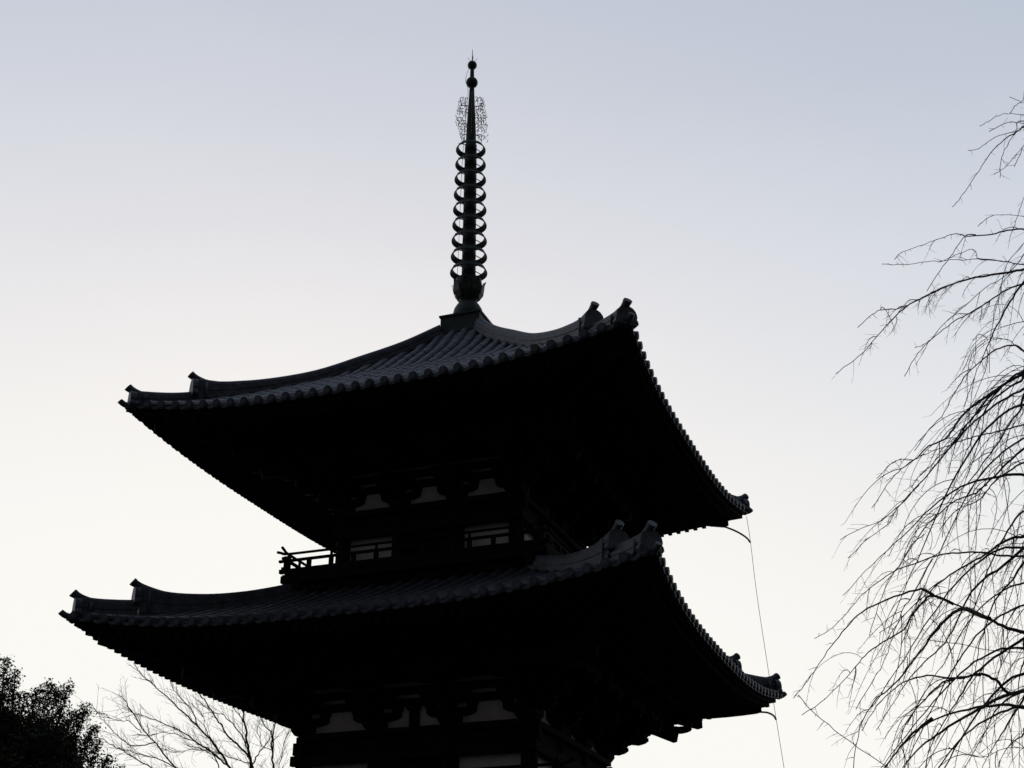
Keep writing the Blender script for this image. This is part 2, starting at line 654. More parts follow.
# ---- bracket sets, walls, columns, balconies
def arm_poly(Ln, h):
    return [(-Ln, h), (-Ln, h * 0.55), (-Ln + 0.035, h * 0.28), (-Ln + 0.12, h * 0.1), (-Ln + 0.22, 0), (Ln - 0.22, 0), (Ln - 0.12, h * 0.1), (Ln - 0.035, h * 0.28), (Ln, h * 0.55), (Ln, h)]


def block(b, x, y, z, h=0.10, w=0.10, ang=0):
    b.frustum(x, y, z, z + h * 0.45, w * 0.72, w, ang)
    b.frustum(x, y, z + h * 0.45 + 0.001, z + h, w, w, ang)


def bracket(L, u, corner=False):
    """three-stepped bracket cluster over one column on the front face (local frame of the tower)"""
    b = MB()
    v, z = L['b'], L['z0']
    f = 0.95 if L['b'] > 2.1 else 0.86
    al = 0.50 if L['b'] > 2.1 else 0.44
    bo = al - 0.075
    b.frustum(u, -v, z, z + 0.09, 0.16, 0.215)
    b.frustum(u, -v, z + 0.091, z + 0.19, 0.215, 0.215)
    dirs = [((1, 0), 1.0)]
    b.prism(arm_poly(al, 0.155), (u, -v, z + 0.17), (1, 0), 0.13)
    for du in (-bo, 0, bo): block(b, u + du, -v, z + 0.325)
    faces = [((0, -1), 1.0, (1, 0))]
    if corner:
        sg = -1 if u < 0 else 1
        faces += [((sg, 0), 1.0, (0, 1)), ((sg, -1), 1.0, (1, 0))]
        b.prism(arm_poly(al, 0.155), (u, -v, z + 0.17), (0, 1), 0.128)
        for du in (-bo, bo): block(b, u, -v + du, z + 0.325)
    for (dx, dy), sc, cr in faces:
        o = Vector((u, -v, z))
        d = Vector((dx, dy, 0))
        diag = abs(dx) + abs(dy) > 1.5
        ln = d.length
        ang = math.atan2(dy, dx) if diag else 0
        # first and second outward arms
        for st, zz in ((0.36, 0.17), (0.72, 0.42)):
            poly = [(-0.1, 0.155), (-0.1, 0), (st * ln - 0.06, 0), (st * ln + 0.03, 0.03), (st * ln + 0.11, 0.085), (st * ln + 0.11, 0.155)]
            b.prism(poly, o + Vector((0, 0, zz)), (dx, dy), 0.132)
            p = o + d * st + Vector((0, 0, zz + 0.155))
            block(b, p.x, p.y, p.z, 0.10, 0.10, ang)
            for c in ([cr] if not diag else [(1, 0), (0, 1)]):
                q = o + d * st + Vector((0, 0, zz + 0.25))
                b.prism(arm_poly(al, 0.14), q, c, 0.125)
                for du in (-bo, 0, bo):
                    block(b, q.x + c[0] * du, q.y + c[1] * du, q.z + 0.14, 0.09)
        # arm under the outer purlin
        q = o + d * 1.2
        for c in ([cr] if not diag else [(1, 0), (0, 1)]):
            b.prism(arm_poly(al, 0.14), q + Vector((0, 0, 0.72)), c, 0.125)
            for du in (-bo, 0, bo): block(b, q.x + c[0] * du, q.y + c[1] * du, z + 0.86, 0.09)
    return b


def tail(L, u, dx, dy):
    """sloping tail rafter thrust out through the bracket cluster"""
    b = MB()
    d = Vector((dx, dy, 0))
    o = Vector((u, -L['b'], L['z0']))
    ln = d.length
    s0, s1 = -0.2 * ln, 1.32 * ln
    za, zb = 1.10, 0.55
    b.prism([(s0, za), (s1 - 0.02, zb), (s1 + 0.03, zb + 0.19), (s0, za + 0.2)], o, (dx, dy), 0.15)
    return b


for idx, L in enumerate(LEVELS):
    v, z0 = L['b'], L['z0']
    bay = 2 * v / 3
    cols = [-v, -v + bay, v - bay, v]
    zf = L['deck']
    # columns
    col = MB().lathe([(0.15, zf), (0.16, zf + 0.3), (0.155, z0 - 0.2), (0.14, z0 - 0.125)], 20)
    cme = None
    for k in range(4):
        for u in cols[:3]:
            p = rq((u, -v, 0), k)
            if cme is None:
                o = col.build('column', WOOD, pg)
                cme = o.data
            else:
                o = bpy.data.objects.new('column', cme)
                C.objects.link(o)
                o.parent = pg
            o.location = p
    # beams round the body; their noses pass the corner columns
    def frame(name, r, za, zb, w, nose):
        b = MB()
        b.beam((-(r + nose), -r, (za + zb) / 2), (r + nose, -r, (za + zb) / 2), w, zb - za)
        b.join(b.turned(2))
        c = MB().beam((-r, -(r + nose), (za + zb) / 2 + 0.003), (-r, r + nose, (za + zb) / 2 + 0.003), w - 0.004, zb - za - 0.012)
        c.join(c.turned(2))
        b.join(c)
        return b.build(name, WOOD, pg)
    frame('wall_plate', v, z0 - 0.12, z0, 0.40, 0.0)
    frame('tie_beam', v, z0 - 0.36, z0 - 0.13, 0.15, 0.22)
    frame('head_beam', v + 0.13, z0 - 0.585, z0 - 0.40, 0.12, 0.07)
    frame('wall_beam', v, z0 + 0.425, z0 + 0.565, 0.12, 0.40)
    frame('wall_beam', v, z0 + 0.66, z0 + 0.80, 0.12, 0.40)
    frame('wall_beam', v, z0 + 0.90, z0 + 1.04, 0.12, 0.30)
    frame('inner_purlin', v + 0.72, z0 + 0.90, z0 + 1.05, 0.12, 0.30)
    frame('outer_purlin', v + 1.2, z0 + 0.95, z0 + L['zp'] - 0.01, 0.15, 0.20)
    # coved boards closing the soffit between wall and purlins
    b = MB()
    for k in range(4):
        for (ra, za), (rb, zb) in (((v, z0 + 1.03), (v + 0.72, z0 + 1.04)), ((v + 0.74, z0 + 1.02), (v + 1.2, z0 + 1.06))):
            b.add([rq((-ra, -ra, za), k), rq((ra, -ra, za), k), rq((rb, -rb, zb), k), rq((-rb, -rb, zb), k)], [(0, 1, 2, 3)])
    b.build('soffit_board', WOOD, pg)
    # plaster panels between the brackets, wall panels, doors
    for k in range(4):
        for j in range(3):
            u0, u1 = cols[j] + 0.02, cols[j + 1] - 0.02
            MB().box(u0, u1, -(v - 0.03), -(v - 0.09), z0 + 0.002, z0 + 1.0).turned(k).build('bracket_panel', PLASTER, pg)
            MB().box(u0, u1, -(v - 0.04), -(v - 0.09), z0 - 0.42, z0 - 0.34).turned(k).build('frieze_panel', WOOD, pg)
            if j == 1:
                m = MB()
                um = (u0 + u1) / 2
                for q in range(6):
                    x0 = u0 + (u1 - u0) * q / 6
                    m.box(x0 + 0.004, x0 + (u1 - u0) / 6 - 0.004, -(v - 0.02), -(v - 0.08), zf + 0.12, z0 - 0.58)
                for zz in (0.3, 0.75, 1.2):
                    m.box(u0, um - 0.01, -(v - 0.0), -(v - 0.022), zf + zz * (z0 - 0.6 - zf) / 1.45, zf + zz * (z0 - 0.6 - zf) / 1.45 + 0.07)
                    m.box(um + 0.01, u1, -(v - 0.0), -(v - 0.022), zf + zz * (z0 - 0.6 - zf) / 1.45, zf + zz * (z0 - 0.6 - zf) / 1.45 + 0.07)
                m.turned(k).build('door', WOOD, pg)
            else:
                MB().box(u0, u1, -(v - 0.03), -(v - 0.09), zf + 0.10, z0 - 0.38).turned(k).build('wall_panel', PLASTER, pg)
    frame('sill_beam', v + 0.06, zf + 0.02, zf + 0.14, 0.16, 0.08)
    # centre strut in the middle bay
    if L['strut']:
        m = MB()
        m.box(-0.10, 0.10, -(v + 0.03), -(v - 0.025), z0 + 0.001, z0 + 0.32)
        block(m, 0, -v, z0 + 0.322, 0.10, 0.12)
        for k in range(4): m.turned(k).build('bracket_strut', WOOD, pg)
    # bracket clusters with their tail rafters
    for u, cn in ((cols[0], True), (cols[1], False), (cols[2], False)):
        bs = bracket(L, u, cn)
        tl = [(0, -1)] + ([(-1, 0), (-1, -1)] if cn else [])
        for k in range(4):
            o = bs.turned(k).build('bracket_set', WOOD, pg)
            for dx, dy in tl: tail(L, u, dx, dy).turned(k).build('tail_rafter', WOOD, o)
    # balcony
    if L['dr']:
        d = L['dr']
        m = MB()
        N = 22
        for k in range(4):
            for q in range(N):
                x0 = -d + 2 * d * q / N
                m.join(MB().hexa([(x0 + 0.004, -d - 0.05, zf - 0.05), (x0 + 2 * d / N - 0.004, -d - 0.05, zf - 0.05), (max(-v, min(v, x0 + 2 * d / N)), -v, zf - 0.05), (max(-v, min(v, x0)), -v, zf - 0.05),
                                  (x0 + 0.004, -d - 0.05, zf), (x0 + 2 * d / N - 0.004, -d - 0.05, zf), (max(-v, min(v, x0 + 2 * d / N)), -v, zf), (max(-v, min(v, x0)), -v, zf)]).turned(k))
        m.build('balcony_floor', WOOD, pg)
        frame('balcony_beam', d - 0.03, zf - 0.20, zf - 0.055, 0.14, 0.14)
        frame('balcony_beam', d - 0.25, zf - 0.36, zf - 0.205, 0.14, 0.30)
        for k in range(4):
            MB().box(-L['base'], L['base'], -L['base'], -L['base'] + 0.08, L['zbase'] - 0.25, zf - 0.30).turned(k).build('base_wall', WOOD, pg)
            for u in cols[:3]:
                mm = MB()
                mm.frustum(u, -L['base'] - 0.05, zf - 0.60, zf - 0.46, 0.12, 0.17)
                mm.prism(arm_poly(0.34, 0.12), (u, -L['base'] - 0.07, zf - 0.47), (1, 0), 0.12)
                mm.prism(arm_poly(0.36, 0.12), (u, -L['base'] - 0.07, zf - 0.47), (0, 1), 0.118)
                mm.turned(k).build('balcony_bracket', WOOD, pg)
        rl = []
        for k in range(4):
            m = MB()
            # bottom, middle and top rails crossing past the corner posts; the top one turns up
            m.beam((-d - 0.16, -d, zf + 0.05 + 0.004 * (k % 2)), (d + 0.16, -d, zf + 0.05 + 0.004 * (k % 2)), 0.085, 0.08)
            m.beam((-d - 0.19, -d, zf + 0.272 + 0.004 * (k % 2)), (d + 0.19, -d, zf + 0.272 + 0.004 * (k % 2)), 0.06, 0.05)
            e = 0.25
            P = [(-d - e, -d, zf + 0.485), (-d - e * 0.6, -d, zf + 0.455), (-d - 0.05, -d, zf + 0.425), (-d + 0.4, -d, zf + 0.415), (0, -d, zf + 0.41), (d - 0.4, -d, zf + 0.415), (d + 0.05, -d, zf + 0.425), (d + e * 0.6, -d, zf + 0.455), (d + e, -d, zf + 0.485)]
            m.tube(catmull(P, 4), 0.029, 8)
            o = m.turned(k).build('railing', WOOD, pg)
            N = 11 if idx == 0 else 13
            for q in range(N):
                u = -d + 2 * d * q / N
                pm = MB().box(u - 0.04, u + 0.04, -d - 0.035, -d + 0.035, zf + 0.002, zf + 0.25)
                if q == 0:
                    pm = MB().box(u - 0.055, u + 0.055, -d - 0.055, -d + 0.055, zf + 0.002, zf + 0.36)
                elif q % 2 == 0:
                    pm.box(u - 0.022, u + 0.022, -d - 0.02, -d + 0.02, zf + 0.298, zf + 0.39)
                pm.turned(k).build('railing_post', WOOD, o)

# stone podium and steps
m = MB()
for q, (h, za, zb) in enumerate(((4.5, -1.75, -1.45), (4.3, -1.449, -0.75), (4.4, -0.749, -0.6))):
    m.box(-h, h, -h, h, za, zb)
m.build('podium', STONE, pg)
m = MB()
for q in range(5):
    m.box(-1.2, 1.2, -4.51 - 0.3 * (5 - q), -4.41, -1.78, -1.6 + 0.17 * (q + 1))
for k in range(4): m.turned(k).build('podium_steps', STONE, pg)

# ---- finial
fn = MB()
fn.lathe([(0.15, 16.3), (0.155, 17.7), (0.145, 20.0), (0.135, 21.4), (0.125, 22.0), (0.10, 22.6), (0.075, 23.1), (0.06, 23.5), (0.05, 24.1), (0.0, 24.2)], 20)
fo = fn.build('finial_pole', BRONZE, pg)
b = MB()
h = 0.49
b.box(-h, h, -h, h, 16.24, 16.54)
b.box(-h - 0.03, h + 0.03, -h - 0.03, h + 0.03, 16.541, 16.585)
b.box(-h - 0.03, h + 0.03, -h - 0.03, h + 0.03, 16.10, 16.239)
b.build('dew_basin', BRONZE, fo)
MB().lathe([(0.35, 16.586), (0.37, 16.66), (0.365, 16.76), (0.335, 16.90), (0.27, 17.02), (0.20, 17.10), (0.165, 17.13), (0.16, 17.15)], 28).build('inverted_bowl', BRONZE, fo)
b = MB()
b.lathe([(0.165, 17.12), (0.20, 17.16), (0.29, 17.26), (0.335, 17.40), (0.33, 17.55), (0.325, 17.62), (0.31, 17.72), (0.22, 17.76), (0.15, 17.77)], 28)
for k in range(8):                                   # upturned petals
    a = 2 * math.pi * k / 8 + 0.2
    ca, sa = math.cos(a), math.sin(a)
    pts = []
    for (r, z, w) in ((0.24, 17.20, 0.10), (0.32, 17.33, 0.13), (0.345, 17.47, 0.11), (0.365, 17.56, 0.06), (0.41, 17.63, 0.008)):
        pts.append([(r * ca - w * sa * sg, r * sa + w * ca * sg, z) for sg in (-1, 0, 1)])
    vs = [Vector(p) * 1.0 for row in pts for p in row]
    vs2 = [p + Vector((ca * 0.02, sa * 0.02, 0)) for p in vs]
    fs = []
    for i in range(4):
        for j in range(2):
            q = i * 3 + j
            fs.append((q, q + 1, q + 4, q + 3))
    n = len(vs)
    f2 = [tuple(i + n for i in reversed(f)) for f in fs]
    b.add(vs + vs2, fs + f2)
b.build('lotus_base', BRONZE, fo)
NR = 9
for i in range(NR):
    t = i / (NR - 1)
    zc = 17.97 + (21.53 - 17.97) * t
    r = 0.445 - 0.075 * t
    b = MB()
    hh = 0.068 - 0.010 * t
    b.lathe([(r + 0.006, zc - hh), (r + 0.004, zc - hh * 0.6), (r - 0.052, zc + hh), (r - 0.068, zc + hh), (r - 0.012, zc - hh), (r + 0.006, zc - hh)], 40, smooth=False)
    pr = 0.155 - 0.02 * t
    b.lathe([(pr, zc - 0.13), (pr + 0.016, zc - 0.10), (pr + 0.016, zc + 0.10), (pr, zc + 0.13)], 24)
    for k in range(4):
        a = 2 * math.pi * (k + 0.62) / 4
        b.beam(((pr) * math.cos(a), (pr) * math.sin(a), zc + 0.07), ((r - 0.01) * math.cos(a), (r - 0.01) * math.sin(a), zc + 0.02), 0.016, 0.016)
    b.build('finial_ring', BRONZE, fo)
# openwork water flames
for k in range(4):
    rnd = random.Random(70 + k)
    ca, sa = math.cos(k * math.pi / 2 + 0.42), math.sin(k * math.pi / 2 + 0.42)
    b = MB()
    for q in range(2):
        zc = 21.95 + 0.9 * q
        b.tube([(0.05 * ca, 0.05 * sa, zc), (0.28 * ca, 0.28 * sa, zc + 0.03)], 0.012, 5)
    z, row = 21.75, 0
    while z < 23.06:
        tz = (z - 21.75) / 1.3
        wide = (0.40 - 0.10 * tz ** 2.2) * (1 + rnd.uniform(-0.07, 0.07))
        ri = 0.12 - 0.04 * tz
        if tz < 0.32 and k in (1, 2): wide *= 0.62 + 0.8 * tz
        nn = max(1, int((wide - ri) / 0.082))
        for c in range(nn):
            if rnd.random() < (0.42 if tz < 0.25 else 0.13): continue
            r0 = ri + 0.02 + (wide - ri - 0.05) * (c + 0.5 + rnd.uniform(-0.2, 0.2)) / nn
            sgn = rnd.choice((-1, 1))
            s0 = rnd.uniform(0.036, 0.058)
            a0, span = rnd.uniform(-0.6, 0.9), rnd.uniform(3.4, 5.2)
            pts = []
            for j in range(10):
                f = j / 9
                an = a0 + span * f
                rr = s0 * (1.05 - 0.7 * f)
                x, zz = r0 + sgn * rr * math.cos(an), z + 0.045 + rr * 1.3 * math.sin(an)
                off = rnd.uniform(-0.008, 0.008)
                pts.append((x * ca - off * sa, x * sa + off * ca, zz))
            b.tube(pts, [0.0105 - 0.0045 * j / 9 for j in range(10)], 4)
            x1 = r0 + rnd.uniform(-0.04, 0.05)
            b.tube([(r0 * ca, r0 * sa, z - 0.03), ((r0 + 0.01) * ca, (r0 + 0.01) * sa, z + 0.04), (x1 * ca, x1 * sa, z + 0.12)], [0.007, 0.007, 0.004], 4)
        x0 = wide - 0.03
        b.tube([(x0 * ca, x0 * sa, z), ((x0 + 0.035) * ca, (x0 + 0.035) * sa, z + 0.03), ((x0 + 0.03) * ca, (x0 + 0.03) * sa, z + 0.10)], [0.008, 0.008, 0.003], 4)
        z += rnd.uniform(0.085, 0.10)
        row += 1
    b.build('water_flame', BRONZE, fo)
def ball(name, z, r):
    MB().lathe([(0.04, z - r * 1.0)] + [(r * math.cos(R(a)), z + r * math.sin(R(a))) for a in range(-75, 80, 10)] + [(0.03, z + r * 1.08), (0.004, z + r * 1.3)], 24).build(name, BRONZE, fo)
ball('dragon_ball', 23.60, 0.152)
ball('jewel', 24.16, 0.122)
b = MB()
b.tube([(0, 0, 24.26), (0, 0, 24.42), (0, 0, 24.68)], [0.018, 0.012, 0.005], 6)
for an in (0.3, 2.2, 3.9, 5.3):
    b.tube([(0, 0, 24.29), (0.06 * math.cos(an), 0.06 * math.sin(an), 24.30), (0.13 * math.cos(an), 0.13 * math.sin(an), 24.37)], 0.005, 4)
b.build('lightning_rod', BRONZE, fo)
b = MB()
b.tube(catmull([(-0.03, -0.05, 24.25), (-0.07, -0.08, 24.0), (-0.13, -0.12, 23.62), (-0.07, -0.08, 23.3), (-0.11, -0.10, 22.4), (-0.17, -0.14, 21.0), (-0.20, -0.16, 19.0), (-0.22, -0.18, 17.8)], 5), 0.006, 4)
b.build('earthing_wire', WIRE, fo)

# ------------------------------------------------------------------ lightning cable hung from the right-hand eave corners
CP, SP = math.cos(PSI), math.sin(PSI)
def p2w(p): return Vector((p[0] * CP - p[1] * SP, p[0] * SP + p[1] * CP, p[2]))
lc = thing('lightning_cable', 'thin earthing cable hanging down past the right eave corners of the pagoda', 'cable', p2w((5.9, 5.9, ground_z(6, 6))))
def under(o, par):
    o.parent = par
    o.matrix_parent_inverse = Matrix.Translation(-par.location)
    return o
CA, CB = p2w((5.29, 5.29, 12.86)), p2w((5.33, 5.33, 12.23))
DA, DB = p2w((5.6, 5.62, 8.40)), p2w((5.56, 5.56, 7.99))
EE = p2w((6.2, 6.2, -1.5))
b = MB().tube(catmull([CA, CB, CB.lerp(DB, 0.3) + Vector((-0.03, 0, 0)), CB.lerp(DB, 0.7) + Vector((-0.02, 0, 0)), DB, DB.lerp(EE, 0.3), DB.lerp(EE, 0.7), EE], 8), 0.0065, 5)
under(b.build('wire', WIRE), lc)
for A_, B_, tip in (((4.76, 4.76, 12.52), (5.25, 5.25, 12.42), CB), ((5.24, 5.24, 8.10), (5.5, 5.5, 8.10), DB)):
    A_, B_ = p2w(A_), p2w(B_)
    b = MB().tube(catmull([A_, A_.lerp(tip, 0.5) + Vector((0, 0, 0.06)), A_.lerp(tip, 0.85) + Vector((0, 0, 0.045)), tip + Vector((0, 0, -0.03))], 5), 0.022, 6)
    under(b.build('standoff_rod', WIRE), lc)


# ------------------------------------------------------------------ trees
def at(px, py, depth):
    """world point seen at a pixel, at a given horizontal distance ahead of the camera"""
    x, u = (px - 512) / F_PX, -(py - 384) / F_PX
    c, s = math.cos(PITCH), math.sin(PITCH)
    Y, Z = c - u * s, s + u * c
    k = depth / Y
    return CAMP + Vector((x * k, depth, Z * k))


def twig(b, p, d, ln, rad, rnd, droop, n=5, sub=0.0, sides=3):
    pts = [p.copy()]
    d = d.normalized()
    q = p.copy()
    for i in range(n):
        d = (d + Vector((rnd.uniform(-.16, .16), rnd.uniform(-.16, .16), -droop / n + rnd.uniform(-.1, .1)))).normalized()
        q = q + d * ln / n
        pts.append(q.copy())
        if sub and rnd.random() < sub:
            sd_ = (d + Vector((rnd.uniform(-.9, .9), rnd.uniform(-.9, .9), rnd.uniform(-.6, .5)))).normalized()
            twig(b, q, sd_, ln * rnd.uniform(0.12, 0.35), rad * 0.75, rnd, droop * 0.6, 3)
    b.tube(pts, [rad * (1 - 0.6 * i / n) for i in range(n + 1)], sides, cap=False)
    return pts


def Z1(l): return [(934 + x / 6.4, 80 + y / 6.4) for x, y in l]
def Z2(l): return [(840 + x / 3.84, 190 + y / 3.84) for x, y in l]
def Z3(l): return [(840 + x / 3.84, 370 + y / 3.84) for x, y in l]
def Z4(l): return [(784 + x / 3.37, 540 + y / 3.37) for x, y in l]
def Z5(l): return [(894 + x / 3.37, 540 + y / 3.37) for x, y in l]

# (points from thick end to tip, thickness, droop, twig density, twig length)
BR = [
    (Z1([(650, 250), (576, 225), (500, 212), (430, 218), (360, 250), (290, 292)]), 0.7, .4, .5, .14),
    (Z1([(650, 300), (576, 280), (530, 268), (480, 265), (420, 290), (345, 325)]), 0.6, .4, .5, .14),
    (Z1([(660, 200), (576, 285), (520, 330), (440, 380), (360, 460), (300, 550), (240, 640), (150, 768), (110, 810)]), 1.5, .3, .8, .16),
    (Z1([(650, 305), (520, 328), (430, 345), (340, 390), (270, 440), (215, 450)]), 1.1, .6, .7, .15),
    (Z1([(600, 260), (520, 330), (460, 420), (420, 520), (418, 625)]), 1.0, .5, .8, .15),
    (Z1([(660, 300), (576, 410), (540, 480), (510, 550)]), 0.9, .5, .8, .15),
    (Z1([(660, 200), (600, 160), (555, 140), (475, 103)]), 0.7, .4, .6, .2),
    (Z1([(650, 330), (580, 400), (500, 500), (430, 570), (380, 600)]), 0.8, .5, .8, .14),
    (Z1([(650, 60), (560, 130), (510, 165), (485, 210)]), 0.5, .5, .4, .1),
    (Z2([(760, 150), (707, 148), (640, 153), (580, 168), (490, 175), (440, 168), (380, 185), (300, 215), (240, 235), (205, 265)]), 1.7, .9, 1.1, .26),
    (Z2([(760, 290), (707, 285), (620, 272), (530, 265), (420, 268), (330, 275), (240, 285), (160, 283)]), 1.4, .9, .9, .22),
    (Z2([(620, 272), (530, 265), (520, 240), (495, 228), (440, 250), (380, 275)]), 0.9, .8, .9, .2),
    (Z2([(770, 295), (707, 303), (640, 315), (560, 328), (470, 345), (400, 370), (340, 400), (270, 435), (210, 455), (150, 460), (110, 485), (65, 528)]), 2.4, .9, 1.0, .26),
    (Z2([(400, 370), (340, 400), (290, 425), (240, 455), (180, 515), (130, 570), (90, 620), (40, 660), (-20, 705)]), 1.6, .8, 1.0, .22),
    (Z2([(760, 345), (707, 358), (640, 380), (570, 425), (500, 470), (440, 500), (380, 545), (320, 600), (280, 650), (245, 715)]), 1.8, .9, 1.1, .26),
    (Z2([(570, 425), (490, 472), (440, 475), (390, 520), (330, 585), (285, 605)]), 1.1, .7, .9, .2),
    (Z2([(760, 250), (707, 345), (660, 410), (620, 480), (580, 560), (545, 640), (505, 740), (475, 830)]), 1.5, .9, 1.3, .3),
    (Z2([(520, 172), (480, 175), (430, 240), (380, 310), (330, 385)]), 1.1, .6, .9, .18),
    (Z2([(760, 490), (707, 503), (650, 515), (600, 535), (555, 570), (510, 610), (470, 690)]), 1.2, .9, 1.2, .3),
    (Z2([(760, 680), (707, 625), (670, 595), (610, 605), (550, 645), (490, 700), (440, 768), (400, 850), (340, 920), (285, 1000)]), 1.9, .7, 1.0, .26),
    (Z2([(700, 620), (670, 595), (640, 572), (580, 568), (530, 600), (500, 640), (480, 740)]), 1.2, .9, 1.3, .34),
    (Z2([(750, -60), (707, 15), (680, 95), (650, 180)]), 1.0, .8, .9, .2),
    (Z2([(760, 110), (707, 100), (620, 92), (565, 105), (525, 140)]), 1.0, .8, .9, .2),
    (Z2([(760, 130), (707, 200), (640, 280), (610, 400), (575, 560), (570, 700)]), 1.1, .9, 1.2, .3),
    (Z2([(760, 230), (690, 270), (630, 330), (560, 370), (480, 440), (410, 500)]), 1.1, .8, 1.0, .24),
    (Z3([(770, -25), (707, 10), (640, 45), (560, 100), (480, 160), (430, 225), (400, 265), (340, 290), (280, 345), (220, 390), (180, 440), (120, 530)]), 2.9, .8, 1.2, .34),
    (Z3([(770, 40), (707, 70), (620, 115), (560, 160), (500, 210), (440, 275), (380, 345), (300, 440), (230, 515), (160, 575), (80, 605), (0, 650)]), 2.4, .8, 1.2, .34),
    (Z3([(300, 440), (230, 515), (180, 590), (90, 660), (30, 720)]), 1.1, .6, 1.0, .22),
    (Z3([(770, 180), (707, 205), (640, 225), (560, 243), (480, 265), (420, 285), (350, 310), (280, 345), (230, 340), (180, 370), (140, 415)]), 1.5, .8, 1.1, .28),
    (Z3([(770, 260), (707, 298), (650, 345), (590, 405), (520, 470), (460, 490), (400, 530), (340, 585), (300, 640), (250, 710), (220, 765)]), 2.3, .9, 1.3, .36),
    (Z3([(400, 530), (340, 585), (290, 578), (250, 600), (215, 650), (185, 715)]), 0.8, .7, .7, .18),
    (Z3([(560, 440), (520, 470), (522, 560), (520, 690)]), 1.1, .5, 1.2, .24),
    (Z3([(770, 625), (707, 637), (640, 650), (560, 705), (480, 750), (400, 800), (330, 860), (240, 940), (150, 1010)]), 2.6, .8, 1.3, .36),
    (Z3([(770, 715), (707, 713), (620, 712), (550, 700), (450, 700), (370, 712), (300, 735), (220, 765), (140, 815), (75, 870), (10, 950), (-50, 1000), (-100, 1030)]), 2.0, .9, 1.0, .26),
    (Z5([(510, 345), (438, 310), (380, 295), (320, 265), (260, 235), (200, 215), (130, 185), (90, 165), (70, 168)]), 3.6, .9, 1.0, .3),
    (Z5([(130, 185), (90, 165), (0, 190), (-90, 230), (-150, 280), (-200, 340), (-250, 410), (-290, 470), (-340, 530)]), 1.3, .9, 1.0, .3),
    (Z5([(200, 215), (130, 185), (95, 210), (60, 250), (30, 300), (-60, 355), (-110, 400), (-150, 450), (-230, 530), (-310, 590)]), 1.6, .8, 1.2, .3),
    (Z5([(320, 265), (230, 232), (170, 270), (120, 330), (60, 410), (0, 485), (-70, 545), (-115, 630), (-140, 768)]), 2.0, .8, 1.3, .36),
    (Z5([(510, 290), (440, 330), (360, 380), (270, 450), (230, 510), (180, 590), (130, 680), (100, 780)]), 1.9, .8, 1.2, .36),
    (Z5([(510, 490), (438, 505), (380, 520), (300, 560), (220, 605), (140, 655), (80, 705), (30, 765), (-10, 820)]), 3.6, .7, 1.0, .3),
    (Z5([(438, 505), (385, 515), (340, 470), (290, 452), (200, 465), (130, 455), (60, 465), (0, 500), (-60, 560), (-110, 640)]), 1.9, .9, 1.2, .34),
    (Z5([(290, 452), (200, 465), (150, 490), (90, 550), (40, 620), (10, 690), (-30, 780)]), 1.4, .7, 1.2, .3),
    (Z5([(510, 565), (438, 562), (370, 553), (300, 560), (200, 580), (120, 610), (60, 660), (0, 720), (-50, 790)]), 2.0, .8, 1.1, .3),
    (Z5([(510, 10), (438, 70), (400, 130), (340, 200), (315, 270), (285, 360), (272, 450), (265, 560)]), 1.6, .8, 1.3, .36),
    (Z5([(510, -40), (438, 20), (360, 90), (300, 130), (250, 190), (215, 260), (170, 345), (100, 410), (40, 480), (0, 540), (-60, 640)]), 1.9, .8, 1.3, .36),
    (Z5([(510, 480), (420, 560), (370, 640), (330, 700), (290, 780)]), 1.6, .7, 1.2, .3),
    (Z5([(440, 500), (350, 560), (310, 640), (230, 780)]), 1.4, .7, 1.2, .3),
    (Z3([(770, -40), (700, 0), (650, 35), (590, 95), (530, 160), (480, 215), (450, 265), (430, 330), (415, 400)]), 1.6, .8, 1.3, .34),
    (Z3([(770, -10), (680, 25), (620, 60), (545, 130), (505, 185), (460, 235), (425, 290), (380, 330), (310, 400), (270, 450)]), 1.8, .8, 1.3, .3),
    (Z3([(770, 20), (690, 40), (610, 90), (570, 130), (530, 200), (500, 270), (470, 350), (440, 430), (420, 500)]), 1.4, .8, 1.3, .36),
    (Z3([(770, 60), (707, 90), (690, 150), (650, 200), (610, 270), (560, 340), (500, 420), (440, 480), (400, 560), (390, 640)]), 1.5, .8, 1.3, .36),
    (Z3([(770, 330), (707, 350), (640, 390), (580, 440), (530, 500), (480, 520), (430, 550), (380, 610)]), 1.3, .8, 1.3, .34),
    (Z3([(770, 420), (707, 515), (680, 620), (665, 700)]), 1.2, .6, 1.3, .34),
    (Z3([(740, 90), (700, 160), (650, 230), (625, 320), (590, 400)]), 1.0, .6, 1.3, .34),
    (Z4([(420, 810), (350, 768), (250, 700), (170, 640), (90, 570), (45, 520)]), 0.9, .1, 1.2, .2),
    (Z4([(500, 600), (434, 650), (380, 710), (330, 780)]), 1.9, .7, 1.0, .3),
    (Z5([(500, 200), (380, 280), (368, 370), (345, 480), (340, 560)]), 1.2, .6, 1.2, .3),
    (Z5([(500, 390), (438, 380), (330, 370), (220, 350), (110, 335)]), 0.9, .6, 1.2, .24),
    (Z5([(480, 300), (440, 400), (420, 480), (420, 790)]), 1.7, .5, 1.0, .3),
    (Z5([(500, -30), (420, 60), (380, 160), (365, 280), (360, 420)]), 1.1, .7, 1.3, .36),
    (Z4([(470, -20), (434, 10), (390, 80), (340, 160), (310, 240), (285, 320)]), 1.0, .6, 1.2, .3),
    (Z4([(500, 60), (434, 180), (400, 230), (370, 310), (340, 400), (300, 470), (240, 570)]), 1.2, .7, 1.2, .3),
    (Z4([(470, 150), (434, 240), (410, 290), (425, 350), (420, 430)]), 0.9, .6, 1.2, .26),
    (Z5([(500, 610), (430, 660), (380, 700), (340, 790)]), 1.3, .7, 1.0, .3),
    (Z5([(500, 690), (380, 700), (290, 730), (180, 700)]), 0.9, .3, 1.6, .3),
]
